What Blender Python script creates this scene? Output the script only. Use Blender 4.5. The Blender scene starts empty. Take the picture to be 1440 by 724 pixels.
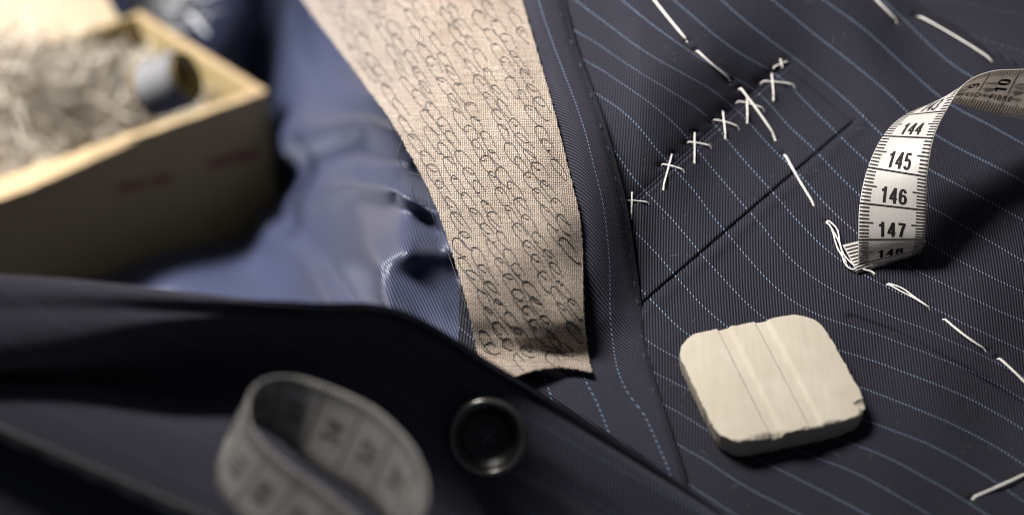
import bpy, math, random
import numpy as np
from mathutils import Vector, Matrix
from mathutils.bvhtree import BVHTree

random.seed(7); rng = np.random.default_rng(7)
scene = bpy.context.scene
COL = scene.collection
S = 0.01                        # everything below is written in centimetres

# ------------------------------------------------------------------ camera
PITCH = math.radians(42.0)
FWD = np.array([0, math.cos(PITCH), -math.sin(PITCH)])
UPV = np.array([0, math.sin(PITCH), math.cos(PITCH)])
RGT = np.array([1.0, 0, 0])
DIST = 60.0
CAM = -FWD * DIST
FOC = 2880.0                    # 72 mm lens on 36 mm sensor, in photo pixels (1440 wide)

cam_d = bpy.data.cameras.new("camera")
cam_d.lens = 72; cam_d.sensor_width = 36; cam_d.sensor_fit = 'HORIZONTAL'
cam_d.clip_start = 0.01; cam_d.clip_end = 50
cam = bpy.data.objects.new("camera", cam_d); COL.objects.link(cam)
cam.location = Vector(CAM * S)
cam.rotation_euler = (math.pi / 2 - PITCH, 0, 0)
cam_d.dof.use_dof = True
cam_d.dof.focus_distance = 59.3 * S
cam_d.dof.aperture_fstop = 7.0
scene.camera = cam

# ------------------------------------------------------------------ world, lamps, exposure
world = bpy.data.worlds.new("World"); scene.world = world; world.use_nodes = True
world.node_tree.nodes['Background'].inputs[0].default_value = (0.75, 0.85, 1.0, 1)
world.node_tree.nodes['Background'].inputs[1].default_value = 0.07

def area_lamp(name, loc, target, size, power, color, spread=180):
    d = bpy.data.lights.new(name, 'AREA'); d.shape = 'DISK'
    d.size = size * S; d.energy = power; d.color = color; d.spread = math.radians(spread)
    o = bpy.data.objects.new(name, d); COL.objects.link(o)
    o.location = Vector(loc) * S
    o.rotation_euler = (Vector(target) - Vector(loc)).to_track_quat('-Z', 'Y').to_euler()
    return o
KEY = area_lamp("key_lamp", (-23, 22, 46), (2.5, 8, 0), 24, 1.22, (1.0, 0.95, 0.89), 62)
RIM = area_lamp("left_fill_lamp", (-50, 42, 8), (-16, 32, -24), 12, 2.7, (0.98, 0.97, 1.0), 100)  # added lamp without a visible source; brightens box, lid and lining folds

scene.view_settings.view_transform = 'Standard'
scene.view_settings.look = 'None'
scene.view_settings.exposure = 0.0
scene.view_settings.gamma = 1.0
scene.render.engine = 'CYCLES'
scene.cycles.filter_width = 1.0

# ------------------------------------------------------------------ pixel <-> place helpers (for laying out real positions)
def P(px, py, z=0.0):
    r = FWD + RGT * (px - 720) / FOC + UPV * (362 - py) / FOC
    return CAM + r * ((z - CAM[2]) / r[2])
def D(px, py, d):
    return CAM + (FWD + RGT * (px - 720) / FOC + UPV * (362 - py) / FOC) * d
def proj(V):
    V = np.asarray(V, float) - CAM
    d = V @ FWD
    return 720 + FOC * (V @ RGT) / d, 362 - FOC * (V @ UPV) / d, d

# ------------------------------------------------------------------ mesh helpers
def mk(name, verts, faces, mat, parent=None, uv=None, smooth=True, at=None):
    """link one mesh object; verts in cm. uv: per-vertex (n,2)"""
    v = np.asarray(verts, float)
    org = np.array(at, float) if at is not None else v.mean(0)
    if parent is not None and at is None:
        org = np.array(parent.matrix_world.translation) / S if False else org
    me = bpy.data.meshes.new(name)
    me.from_pydata([tuple(q) for q in ((v - org) * S)], [], [tuple(f) for f in faces])
    if smooth:
        me.polygons.foreach_set('use_smooth', [True] * len(me.polygons))
    if uv is not None:
        l = me.uv_layers.new(name='UVMap')
        idx = np.zeros(len(me.loops), int); me.loops.foreach_get('vertex_index', idx)
        l.data.foreach_set('uv', np.asarray(uv, float)[idx].ravel())
    me.update()
    if mat is not None: me.materials.append(mat)
    o = bpy.data.objects.new(name, me); COL.objects.link(o)
    o.location = Vector(org * S)
    if parent is not None: put(o, parent)
    return o
def wloc(o):
    p = np.array(o.location)
    while o.parent is not None:
        o = o.parent; p = p + np.array(o.location)
    return p
def put(o, parent):
    o.location = Vector(np.array(o.location) - wloc(parent)); o.parent = parent
def root(name, loc, label, cat, group=None, kind=None):
    o = bpy.data.objects.new(name, None); COL.objects.link(o)
    o.location = Vector(np.array(loc, float) * S); o.empty_display_size = 0.01
    return tag(o, label, cat, group, kind)
def tag(o, label=None, cat=None, group=None, kind=None):
    for k, v in (('label', label), ('category', cat), ('group', group), ('kind', kind)):
        if v: o[k] = v
    return o
def gridfaces(nu, nv, close=False):
    f = []
    for i in range(nu - 1):
        for j in range(nv - 1 + (1 if close else 0)):
            a = i * nv + j; b = i * nv + (j + 1) % nv
            f.append((a, a + nv, b + nv, b))
    return f
def solid(o, t, offset=-1):
    m = o.modifiers.new('thickness', 'SOLIDIFY'); m.thickness = t * S; m.offset = offset; return o
def cr(pts, ts):
    """Catmull-Rom through pts (n, ...) at parameters ts in 0..n-1 (first axis)"""
    pts = np.asarray(pts, float); n = len(pts)
    ext = np.concatenate([[2 * pts[0] - pts[1]], pts, [2 * pts[-1] - pts[-2]]])
    ts = np.clip(np.asarray(ts, float), 0, n - 1 - 1e-9); i = ts.astype(int); t = ts - i
    t = t.reshape((-1,) + (1,) * (pts.ndim - 1))
    p0, p1, p2, p3 = ext[i], ext[i + 1], ext[i + 2], ext[i + 3]
    return 0.5 * (2 * p1 + (p2 - p0) * t + (2 * p0 - 5 * p1 + 4 * p2 - p3) * t ** 2 + (3 * p1 - p0 - 3 * p2 + p3) * t ** 3)
def loft(rows, nu, nv):
    """rows: list of rows of (px,py,z) -> (nu,nv,3) in px,py,z space"""
    a = np.asarray(rows, float)
    a = cr(a, np.linspace(0, a.shape[0] - 1, nu))
    a = cr(a.transpose(1, 0, 2), np.linspace(0, a.shape[1] - 1, nv)).transpose(1, 0, 2)
    return a
def P_arr(a):
    px, py, z = a[..., 0], a[..., 1], a[..., 2]
    r = FWD + RGT * ((px - 720) / FOC)[..., None] + UPV * ((362 - py) / FOC)[..., None]
    return CAM + r * ((z - CAM[2]) / r[..., 2])[..., None]
class TPS:
    def __init__(s, pts, vals, lam=0.02):
        s.p = np.asarray(pts, float) / 100; v = np.asarray(vals, float); n = len(v)
        K = s.k(s.p); A = np.zeros((n + 3, n + 3)); A[:n, :n] = K + lam * np.eye(n)
        A[:n, n] = 1; A[:n, n + 1:] = s.p; A[n, :n] = 1; A[n + 1:, :n] = s.p.T
        s.w = np.linalg.solve(A, np.concatenate([v, [0, 0, 0]]))
    def k(s, q):
        r2 = ((q[:, None, :] - s.p[None]) ** 2).sum(-1)
        return 0.5 * r2 * np.log(r2 + 1e-12)
    def __call__(s, x, y):
        sh = np.shape(x); q = np.stack([np.ravel(x), np.ravel(y)], 1) / 100; out = []
        for c in range(0, len(q), 20000):
            b = q[c:c + 20000]; out.append(s.k(b) @ s.w[:-3] + s.w[-3] + b @ s.w[-2:])
        return np.concatenate(out).reshape(sh)
def segdist(x, y, line):
    """distance (px), signed side and fraction to a polyline"""
    best = np.full(np.shape(x), 1e9); side = np.zeros(np.shape(x))
    for (x0, y0), (x1, y1) in zip(line[:-1], line[1:]):
        dx, dy = x1 - x0, y1 - y0; L2 = dx * dx + dy * dy
        t = np.clip(((x - x0) * dx + (y - y0) * dy) / L2, 0, 1)
        d = np.hypot(x - x0 - t * dx, y - y0 - t * dy)
        s = np.sign(dx * (y - y0) - dy * (x - x0)); m = d < best
        best = np.where(m, d, best); side = np.where(m, s, side)
    return best, side
def bvh_of(V, F):
    return BVHTree.FromPolygons([tuple(v) for v in np.asarray(V).reshape(-1, 3)], F)
def hit(bvh, px, py, z_fallback=0.0):
    r = FWD + RGT * (px - 720) / FOC + UPV * (362 - py) / FOC
    loc, nor, i, d = bvh.ray_cast(Vector(CAM), Vector(r).normalized())
    if loc is None: return P(px, py, z_fallback), np.array([0, 0, 1.0])
    n = np.array(nor)
    if n @ r > 0: n = -n
    return np.array(loc), n
def tube(pts, rad, sides=6, flat=1.0, nrm=None):
    """verts, faces of a tube along pts; rad scalar or list"""
    p = np.asarray(pts, float); n = len(p)
    rad = np.broadcast_to(np.asarray(rad, float), (n,))
    t = np.gradient(p, axis=0); t /= np.linalg.norm(t, axis=1)[:, None] + 1e-12
    V = []
    up = np.array(nrm if nrm is not None else (0.13, 0.21, 0.97))
    for i in range(n):
        a = np.cross(t[i], up); a /= np.linalg.norm(a) + 1e-9; b = np.cross(a, t[i])
        for k in range(sides):
            th = 2 * math.pi * k / sides
            V.append(p[i] + rad[i] * (math.cos(th) * a + flat * math.sin(th) * b))
    F = gridfaces(n, sides, True)
    F.append(tuple(range(sides - 1, -1, -1))); F.append(tuple((n - 1) * sides + k for k in range(sides)))
    return np.array(V), F
class Join:
    def __init__(s): s.v = []; s.f = []; s.n = 0
    def add(s, V, F):
        s.v.append(np.asarray(V).reshape(-1, 3)); s.f += [tuple(i + s.n for i in f) for f in F]; s.n += len(s.v[-1])
    def build(s, name, mat, parent=None, **k): return mk(name, np.concatenate(s.v), s.f, mat, parent, **k)

# ------------------------------------------------------------------ material helpers
class NT:
    def __init__(s, name):
        s.m = bpy.data.materials.new(name); s.m.use_nodes = True; s.t = s.m.node_tree
        s.b = s.t.nodes['Principled BSDF']
    def n(s, typ, **k):
        nd = s.t.nodes.new(typ)
        for a, v in k.items(): setattr(nd, a, v)
        return nd
    def set(s, sock, v):
        if hasattr(v, 'is_output') or isinstance(v, bpy.types.NodeSocket): s.t.links.new(v, sock)
        else: sock.default_value = v
    def math(s, op, a, b=None, c=None, clamp=False):
        nd = s.n('ShaderNodeMath', operation=op); nd.use_clamp = clamp
        for i, v in enumerate((a, b, c)):
            if v is not None: s.set(nd.inputs[i], v)
        return nd.outputs[0]
    def noise(s, vec, scale, detail=3, rough=0.55, dist=0.0):
        nd = s.n('ShaderNodeTexNoise'); nd.inputs['Scale'].default_value = scale
        nd.inputs['Detail'].default_value = detail; nd.inputs['Roughness'].default_value = rough
        nd.inputs['Distortion'].default_value = dist
        if vec is not None: s.set(nd.inputs['Vector'], vec)
        return nd.outputs['Fac']
    def mix(s, f, a, b):
        nd = s.n('ShaderNodeMix', data_type='RGBA'); s.set(nd.inputs[0], f)
        for i, v in ((6, a), (7, b)):
            s.set(nd.inputs[i], v if not isinstance(v, tuple) else (*v[:3], 1))
        return nd.outputs[2]
    def ramp(s, f, lo, hi):
        nd = s.n('ShaderNodeMapRange'); s.set(nd.inputs[0], f); nd.inputs[1].default_value = lo; nd.inputs[2].default_value = hi
        return nd.outputs[0]
    def uv(s):
        o = s.n('ShaderNodeTexCoord').outputs['UV']; sp = s.n('ShaderNodeSeparateXYZ'); s.set(sp.inputs[0], o)
        return o, sp.outputs[0], sp.outputs[1]
    def obj(s):
        """object coordinates in centimetres"""
        o = s.n('ShaderNodeTexCoord').outputs['Object']; vm = s.n('ShaderNodeVectorMath', operation='SCALE')
        s.set(vm.inputs[0], o); vm.inputs['Scale'].default_value = 1 / S
        return vm.outputs[0]
    def bump(s, h, strength, dist):
        nd = s.n('ShaderNodeBump'); nd.inputs['Strength'].default_value = strength; nd.inputs['Distance'].default_value = dist * S
        s.set(nd.inputs['Height'], h); s.t.links.new(nd.outputs[0], s.b.inputs['Normal']); return nd
    def base(s, col=None, rough=None, **k):
        if col is not None: s.set(s.b.inputs['Base Color'], col if not isinstance(col, tuple) else (*col[:3], 1))
        if rough is not None: s.set(s.b.inputs['Roughness'], rough)
        for a, v in k.items(): s.set(s.b.inputs[a.replace('_', ' ')], v)
        return s.m

SPACING = 1.15
def wool(name, col, dots, rib_sign=1, rib_w=0.083, sheen=0.035, stripe_w=0.0175, stripe_amt=1.0, bumps=0.9):
    """pinstriped worsted twill; UV.x = stripe number, UV.y = cm along the cloth"""
    q = NT(name); uv, u, v = q.uv()
    wob = q.math('MULTIPLY', q.math('SUBTRACT', q.noise(uv, 9, 2), 0.5), 0.03)
    uc = q.math('MULTIPLY', u, SPACING)
    t = q.math('MULTIPLY', q.math('ADD' if rib_sign > 0 else 'SUBTRACT', uc, v), 0.7071 / rib_w)
    t = q.math('ADD', t, q.math('MULTIPLY', wob, 5.0))
    rib = q.math('ADD', q.math('MULTIPLY', q.math('SINE', q.math('MULTIPLY', t, 2 * math.pi)), 0.5), 0.5)
    fr = q.math('ABSOLUTE', q.math('SUBTRACT', q.math('FRACT', q.math('ADD', q.math('ADD', u, q.math('MULTIPLY', wob, 0.25)), 0.5)), 0.5))
    line = q.math('SUBTRACT', 1.0, q.ramp(fr, stripe_w * 0.55, stripe_w))
    dot = q.ramp(rib, 0.50, 0.80)
    sm = q.math('MULTIPLY', q.math('MULTIPLY', line, dot), stripe_amt)
    fleck = q.noise(uv, 42, 2, 0.7)
    fib = q.noise(uv, 14, 4, 0.65)
    c = q.mix(q.ramp(fleck, 0.35, 0.75), tuple(x * 0.95 for x in col), tuple(x * 2.3 for x in col))
    c = q.mix(q.math('MULTIPLY', q.ramp(fib, 0.4, 0.8), 0.45), c, (col[0] * 1.5, col[1] * 1.25, col[2] * 1.35))
    c = q.mix(q.math('MULTIPLY', q.math('SUBTRACT', 1.0, q.ramp(rib, 0.1, 0.85)), 0.97), c, tuple(x * 0.12 for x in col))
    spark = q.ramp(q.noise(uv, 70, 1, 0.5), 0.70, 0.80)
    c = q.mix(q.math('MULTIPLY', spark, 0.25), c, (0.16, 0.12, 0.13))
    c = q.mix(sm, c, dots)
    h = q.math('ADD', q.math('ADD', q.math('MULTIPLY', rib, 1.0), q.math('MULTIPLY', fleck, 0.8)), q.math('MULTIPLY', sm, 0.7))
    q.bump(h, bumps, 0.018)
    q.b.inputs['Sheen Weight'].default_value = sheen; q.b.inputs['Sheen Roughness'].default_value = 0.45
    q.b.inputs['Sheen Tint'].default_value = (0.8, 0.75, 0.9, 1)
    q.b.inputs['Specular IOR Level'].default_value = 0.10
    return q.base(c, 0.62)

NAVY = (0.024, 0.0240, 0.0365)
M_body = wool('pinstripe_wool', NAVY, (0.30, 0.42, 0.62))
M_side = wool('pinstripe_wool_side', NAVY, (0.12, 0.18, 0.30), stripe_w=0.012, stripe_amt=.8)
M_lapel = wool('pinstripe_wool_lapel', tuple(1.35 * c for c in NAVY), (0.30, 0.42, 0.62), rib_sign=-1, stripe_w=0.019, rib_w=0.095, bumps=1.3)
M_fore = wool('pinstripe_wool_fore', (0.056, 0.056, 0.080), (0.11, 0.16, 0.27), stripe_amt=.9, sheen=.22, stripe_w=.034)  # same wool in a paler colour, making up for weak foreground light

def canvas_mat():
    q = NT('horsehair_canvas'); uv, u, v = q.uv()
    p = 0.062
    wob = q.math('MULTIPLY', q.math('SUBTRACT', q.noise(uv, 2.2, 3), 0.5), 0.10)
    a = q.math('SINE', q.math('MULTIPLY', q.math('ADD', u, wob), 2 * math.pi / p / 2))
    b = q.math('SINE', q.math('MULTIPLY', q.math('SUBTRACT', v, wob), 2 * math.pi / p / 2))
    aa = q.math('ABSOLUTE', a); bb = q.math('ABSOLUTE', b)
    gap = q.math('MULTIPLY', aa, bb)
    chk = q.math('ADD', q.math('MULTIPLY', q.math('MULTIPLY', a, b), 0.5), 0.5)
    # thread to thread colour differences (weft and warp runs)
    cmbu = q.n('ShaderNodeCombineXYZ'); q.set(cmbu.inputs[0], q.math('MULTIPLY', u, 1.2)); q.set(cmbu.inputs[1], q.math('MULTIPLY', v, 17.0))
    cmbv = q.n('ShaderNodeCombineXYZ'); q.set(cmbv.inputs[0], q.math('MULTIPLY', u, 17.0)); q.set(cmbv.inputs[1], q.math('MULTIPLY', v, 1.2))
    nu_ = q.noise(cmbu.outputs[0], 1.0, 3, 0.7); nv_ = q.noise(cmbv.outputs[0], 1.0, 3, 0.7)
    c = q.mix(q.ramp(nu_, 0.35, 0.68), (0.66, 0.575, 0.475), (0.31, 0.245, 0.19))
    c = q.mix(q.math('MULTIPLY', q.ramp(nv_, 0.45, 0.7), 0.6), c, (0.70, 0.60, 0.50))
    sp = q.noise(uv, 26, 2, 0.6)
    c = q.mix(q.math('MULTIPLY', q.ramp(sp, 0.50, 0.66), 0.8), c, (0.24, 0.12, 0.085))
    c = q.mix(q.math('MULTIPLY', q.ramp(q.noise(uv, 33, 1), 0.56, 0.70), 0.8), c, (0.10, 0.10, 0.12))
    c = q.mix(q.math('SUBTRACT', 1.0, q.ramp(gap, 0.08, 0.6)), c, (0.04, 0.026, 0.02))
    c = q.mix(q.math('MULTIPLY', q.ramp(q.noise(uv, 11, 3, .8), .5, .75), .5), c, (0.22, 0.15, 0.11))
    h = q.math('ADD', q.math('MULTIPLY', gap, 0.8), q.math('MULTIPLY', chk, 0.6))
    q.bump(h, 1.0, 0.02)
    q.b.inputs['Sheen Weight'].default_value = 0.15
    return q.base(c, 0.85)
M_canvas = canvas_mat()

def thread_mat(name, col, rough=0.7, twist=60.0):
    q = NT(name); o = q.obj()
    n1 = q.noise(o, 25, 3)
    w = q.n('ShaderNodeTexWave'); q.set(w.inputs['Vector'], o); w.inputs['Scale'].default_value = twist / 6; w.inputs['Distortion'].default_value = 3
    c = q.mix(n1, tuple(x * 0.9 for x in col), col)
    q.bump(q.math('ADD', w.outputs['Fac'], n1), 0.6, 0.012)
    q.b.inputs['Sheen Weight'].default_value = 0.2
    return q.base(c, rough)
M_white = thread_mat('basting_cotton', (0.86, 0.84, 0.80))
M_black = thread_mat('dark_silk_thread', (0.018, 0.015, 0.014))
M_lilac = thread_mat('edge_silk_thread', (0.05, 0.045, 0.07))

def lining_mat():
    q = NT('satin_lining'); uv, u, v = q.uv()
    r = q.math('ADD', q.math('MULTIPLY', q.math('SINE', q.math('MULTIPLY', q.math('ADD', q.math('MULTIPLY', u, 0.95), q.math('MULTIPLY', v, 0.35)), 2 * math.pi / 0.085)), 0.5), 0.5)
    n1 = q.noise(uv, 30, 2)
    c = q.mix(r, (0.014, 0.019, 0.044), (0.07, 0.08, 0.135))
    q.bump(q.math('ADD', r, q.math('MULTIPLY', n1, 0.5)), 0.55, 0.01)
    q.b.inputs['Sheen Weight'].default_value = 0.15; q.b.inputs['Sheen Roughness'].default_value = 0.35
    q.b.inputs['Sheen Tint'].default_value = (0.75, 0.8, 1.0, 1)
    q.b.inputs['Specular IOR Level'].default_value = 0.4
    q.b.inputs['Specular Tint'].default_value = (0.9, 0.9, 1.0, 1)
    return q.base(c, 0.38, Anisotropic=0.4)
M_lining = lining_mat()

def simple(name, col, rough, nscale=6.0, var=0.25, bump=0.2, bdist=0.01, **k):
    q = NT(name); o = q.obj(); n1 = q.noise(o, nscale, 5, 0.6)
    c = q.mix(n1, tuple(x * (1 - var) for x in col), tuple(min(1, x * (1 + var)) for x in col))
    q.bump(q.noise(o, nscale * 6, 3), bump, bdist)
    return q.base(c, rough, **k)
M_table = simple('dark_table', (0.02, 0.018, 0.016), 0.6)
def chalk_mat():
    q = NT('tailors_chalk'); o = q.obj()
    mp = q.n('ShaderNodeMapping'); q.set(mp.inputs[0], o); mp.inputs['Rotation'].default_value = (0, 0, math.radians(-15)); mp.inputs['Scale'].default_value = (7, .5, 4)
    st = q.noise(mp.outputs[0], 1.0, 4, .6); cl = q.noise(o, .9, 4, .6); gr = q.noise(o, 30, 3)
    c = q.mix(q.ramp(st, .3, .7), (0.45, 0.405, 0.33), (0.49, 0.445, 0.365))
    c = q.mix(q.math('MULTIPLY', q.ramp(cl, .45, .7), .3), c, (0.60, 0.57, 0.50))
    c = q.mix(q.math('MULTIPLY', q.ramp(q.noise(o, 5, 5, .7), .62, .75), .35), c, (0.40, 0.355, 0.29))
    q.bump(q.math('ADD', q.math('MULTIPLY', gr, .6), st), .55, 0.012)
    return q.base(c, .85)
M_chalk = chalk_mat()
M_card = simple('cardboard', (0.33, 0.25, 0.11), 0.85, 2.5, 0.25, 0.4, 0.02)
M_cardcut = simple('cardboard_raw_edge', (0.50, 0.36, 0.19), 0.9, 9, 0.3, 0.5, 0.03)
M_lid = simple('cream_card', (0.78, 0.62, 0.41), 0.85, 1.0, 0.06, 0.2)
M_red = simple('faded_red_ink', (0.24, 0.075, 0.05), 0.8, 4, 0.4)
M_shred = simple('paper_shreds', (0.50, 0.44, 0.35), 0.7, 0.8, 0.75)
M_gthread = simple('grey_spool_thread', (0.12, 0.117, 0.115), 0.75, 3, 0.2, 0.5, 0.02)
M_gold = simple('golden_spool_tube', (0.27, 0.18, 0.035), 0.5, 3, 0.15, Metallic=0.3)
M_horn = simple('black_button_resin', (0.006, 0.006, 0.007), 0.38, 3, 0.2, 0.05)
M_hornrim = simple('polished_horn_rim', (0.045, 0.04, 0.034), 0.24, 3, 0.2, 0.05, Specular_IOR_Level=1.0, Coat_Weight=1.0)
M_ink = simple('black_print', (0.010, 0.009, 0.009), 0.7, 5, 0.2, 0.1, Specular_IOR_Level=.15)

def tape_mat():
    q = NT('white_tape_vinyl'); uv, u, v = q.uv()
    cb = q.n('ShaderNodeCombineXYZ'); q.set(cb.inputs[0], q.math('MULTIPLY', u, 0.6)); q.set(cb.inputs[1], q.math('MULTIPLY', v, 22.0))
    n1 = q.noise(cb.outputs[0], 1.0, 3, 0.6)
    c = q.mix(n1, (0.60, 0.585, 0.57), (0.80, 0.785, 0.765))
    q.bump(n1, 0.35, 0.006)
    q.base(c, 0.38)
    tr = q.n('ShaderNodeBsdfTranslucent'); tr.inputs[0].default_value = (.74, .68, .62, 1)
    ms = q.n('ShaderNodeMixShader'); ms.inputs[0].default_value = .42
    q.t.links.new(q.b.outputs[0], ms.inputs[1]); q.t.links.new(tr.outputs[0], ms.inputs[2])
    q.t.links.new(ms.outputs[0], q.t.nodes['Material Output'].inputs[0])
    return q.m
M_tape = tape_mat()
M_tape_dim = simple('dimmed_tape', (.46, .44, .42), .55, 3, .12)  # white tape darkened in colour to stand in for dim light on the loop
M_ink_faint = simple('faint_print', (.11, .105, .105), .6)  # paler ink for the loop numbers
M_tape_opaque = simple('shaded_tape_opaque', (.42, .40, .38), .5, 4, .1)  # tape made opaque and darker, the corner's shade put into its colour

# ------------------------------------------------------------------ table (the surface under everything)
tb = Join()
for x0, x1, y0, y1 in ((-70, 70, -60, 90),):
    V = [(x0, y0, -37.0), (x1, y0, -37.0), (x1, y1, -37.0), (x0, y1, -37.0), (x0, y0, -39.0), (x1, y0, -39.0), (x1, y1, -39.0), (x0, y1, -39.0)]
    tb.add(V, [(0, 1, 2, 3), (7, 6, 5, 4), (0, 4, 5, 1), (1, 5, 6, 2), (2, 6, 7, 3), (3, 7, 4, 0)])
tb_o = tb.build('table_top', M_table, smooth=False)
tag(tb_o, 'dark table top under the suit cloth', None, None, 'structure')

# ================================================================== JACKET 1: the striped front with pocket, lapel, canvas and lining
jacket = root('suit_jacket', (0, 0, 0), 'unfinished navy pinstripe jacket front with basted pocket and exposed canvas lapel', 'suit jacket')

STR = {
 0: [(957,627),(996,648),(1029,672),(1066,694),(1117,719)],
 1: [(925,564),(958,581),(996,606),(1046,635),(1083,652),(1117,669),(1140,682),(1177,701),(1214,721)],
 2: [(915,520),(942,534),(975,551),(1117,630),(1140,640),(1184,655),(1214,669),(1258,694),(1298,717)],
 3: [(910,480),(935,495),(960,506),(1177,616.5),(1221,632),(1254,645),(1291,667),(1329,687),(1376,716)],
 4: [(901,407),(912,418),(922,427),(937,442),(952,458),(967,471),(1215,590),(1258,606),(1302,621),(1342,642),(1382,665),(1436,702)],
 5: [(887,320),(910,342),(928,361),(954,393),(972,412),(984,427),(999,439),(1019,457),(1202,541),(1254,561),(1302,581),(1342,598),(1382,618),(1438,652)],
 6: [(859,205),(890,252),(906,267),(927,291),(946,309),(959,325),(977,345),(988,361),(1009,382),(1034,409),(1051,427),(1077,449),(1179,492),(1227,507),(1268,522),(1308,537),(1355,557),(1396,579),(1438,603)],
 7: [(835,130),(868,150),(895,174),(917,203),(941,230),(952,241),(979,269),(999,301),(1015,320),(1023,328),(1044,354),(1071,384),(1089,402),(1109,419),(1133,434),(1158,446),(1200,459),(1245,472),(1285,489),(1302,495),(1342,510),(1376,524),(1409,540),(1440,560)],
 8: [(817,82),(846,97),(877,119),(912,143),(934,161),(957,183),(970,199),(981,212),(1001,238),(1045,289),(1056,299),(1076,322),(1091,342),(1113,365),(1138,386),(1165,403),(1218,430),(1262,450),(1307,465),(1342,483),(1395,509),(1439,534)],
 9: [(804,42),(833,57),(868,82),(912,110),(948,132),(974,148),(1001,168),(1018,190),(1025,201),(1054,234),(1089,274),(1111,300),(1130,319),(1156,346),(1184,368),(1311,432),(1351,454),(1395,474),(1439,494)],
 10: [(809,0),(846,29),(877,53),(912,77),(957,101),(992,119),(1018,141),(1041,159),(1054,174),(1089,212),(1133,252),(1155,281),(1171,297),(1191,315),(1300,386),(1329,399),(1377,423),(1439,450)],
 11: [(875,0),(912,31),(957,64),(987,86),(1023,104),(1054,121),(1067,132),(1107,177),(1140,205),(1172,240),(1209,275),(1302,339),(1342,364),(1395,390),(1439,410)],
 12: [(948,0),(979,26),(1010,53),(1045,79),(1080,97),(1107,115),(1120,130),(1146,157),(1177,188),(1213,221),(1304,288),(1351,315),(1395,341),(1439,368)],
 13: [(1014,0),(1054,35),(1089,62),(1111,79),(1140,101),(1186,137),(1213,163),(1239,190),(1308,239),(1354,263),(1394,285),(1439,309)],
 14: [(1087,0),(1120,26),(1164,62),(1208,97),(1252,132),(1316,190),(1358,214),(1403,236),(1440,256)],
 15: [(1157,0),(1210,37),(1266,88),(1297,115),(1341,150),(1385,172),(1440,203)],
 16: [(1240,0),(1270,26),(1310,66),(1341,93),(1367,108),(1440,150)],
}
pts, vals = [], []
for k, L in STR.items():
    for q in L: pts.append(q); vals.append(k)
FIELD = TPS(pts, vals, 0.10)
def cloth_uv(V, field, a, b=0.0, sign=1):
    """u = stripe number; v chosen so that the twill ribs run across the direction (a, b)"""
    V = np.asarray(V).reshape(-1, 3); px, py, _ = proj(V)
    u = field(px, py); rib = V[:, 0] * a + V[:, 1] * b + 0.05 * np.sin(V[:, 1] * .5 + V[:, 0] * .3)
    return np.stack([u, (rib / .7071 - u * SPACING) * sign], 1)

SEAM = [(893, 440), (903, 428), (1050, 302), (1203, 170)]
WTOP = [(885, 290), (1000, 186), (1108, 92)]
TUCK = [(1236, -40), (1262, 0), (1330, 42), (1395, 88), (1432, 106), (1520, 140)]
DART = [(1195, 445), (1260, 468), (1330, 505), (1400, 545), (1470, 590)]
def body_h(x, y):
    h = np.zeros(np.shape(x))
    d, s = segdist(x, y, SEAM)
    h += -0.09 * np.exp(-(d / 2.5) ** 2) + np.where(s > 0, 0.09 * np.exp(-((d - 9) / 11) ** 2), 0)
    d, s = segdist(x, y, WTOP)
    h += -0.05 * np.exp(-(d / 14) ** 2) - 0.03 * np.exp(-(d / 4) ** 2)
    d, s = segdist(x, y, DART)
    h += -0.10 * np.exp(-(d / 4.0) ** 2) + 0.05 * np.exp(-(d / 30) ** 2)
    # gentle undulation of a laid cloth
    g = lambda cx, cy, sx, sy, rot: np.exp(-((((x - cx) * math.cos(rot) + (y - cy) * math.sin(rot)) / sx) ** 2 + ((-(x - cx) * math.sin(rot) + (y - cy) * math.cos(rot)) / sy) ** 2))
    h += 0.55 * g(1230, 60, 60, 260, 0.75 - 1.57) * 0 + 0.35 * g(1215, 70, 55, 170, -0.35)
    h += -0.45 * g(1060, 170, 150, 90, -0.7)
    h += 0.30 * g(900, 30, 120, 60, 0.6) + 0.25 * g(1000, 480, 120, 60, 0.2) - 0.15 * g(880, 200, 40, 120, -0.3)
    h += 0.25 * g(1390, 380, 70, 200, 0.5) + 0.2 * g(1250, 640, 160, 40, 0.4) - 0.35 * g(1440, 600, 120, 90, 0.3)
    h += 0.03 * np.sin(x / 37 + y / 61) + 0.02 * np.sin(x / 19 - y / 47 + 1)
    # the cloth rolls under at the tuck on the upper right
    d, s = segdist(x, y, TUCK)
    h += np.where(s < 0, -1.2 * (1 - np.exp(-(d / 16) ** 2)), 0) + np.where(s > 0, 0.28 * np.exp(-(d / 26) ** 2), 0.28 * np.exp(-(d / 10) ** 2))
    return h
HOLES = [(967, 60), (978, 71), (1027, 114), (1038, 125), (1091, 198), (1102, 216), (1145, 290), (1325, 447), (1387, 494), (1402, 503), (1262, 32), (1287, 22), (1396, 87),
         (1365, 702), (1246, 399), (1309, 436), (1161, 312), (946, 217), (977, 187), (1016, 158), (1050, 137), (1085, 105), (929, 233), (965, 202), (1001, 171), (1035, 145), (1069, 117)]
_bh = body_h
def swell(x, y):
    q = (903 - x) * .652 + (428 - y) * .758
    t = np.clip(q / 250, 0, 1); t = t * t * (3 - 2 * t)
    al = ((x - 903) * .758 - (y - 428) * .652) / 396
    w = np.clip((1.75 - al) / .9, 0, 1); w = w * w * (3 - 2 * w)
    return 1.7 * t * w * np.interp(x, (690, 900), (.38, 1.0))
def body_h(x, y):
    h = _bh(x, y) + swell(x, y)
    for hx, hy in HOLES:
        d2_ = (x - hx) ** 2 + ((y - hy) * 1.3) ** 2
        h = h - .07 * np.exp(-d2_ / 22) - .035 * np.exp(-d2_ / 260)
    return h
gx = np.arange(-1.5, 20.5, 0.07); gy = np.arange(-13.0, 18.5, 0.07)
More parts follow.
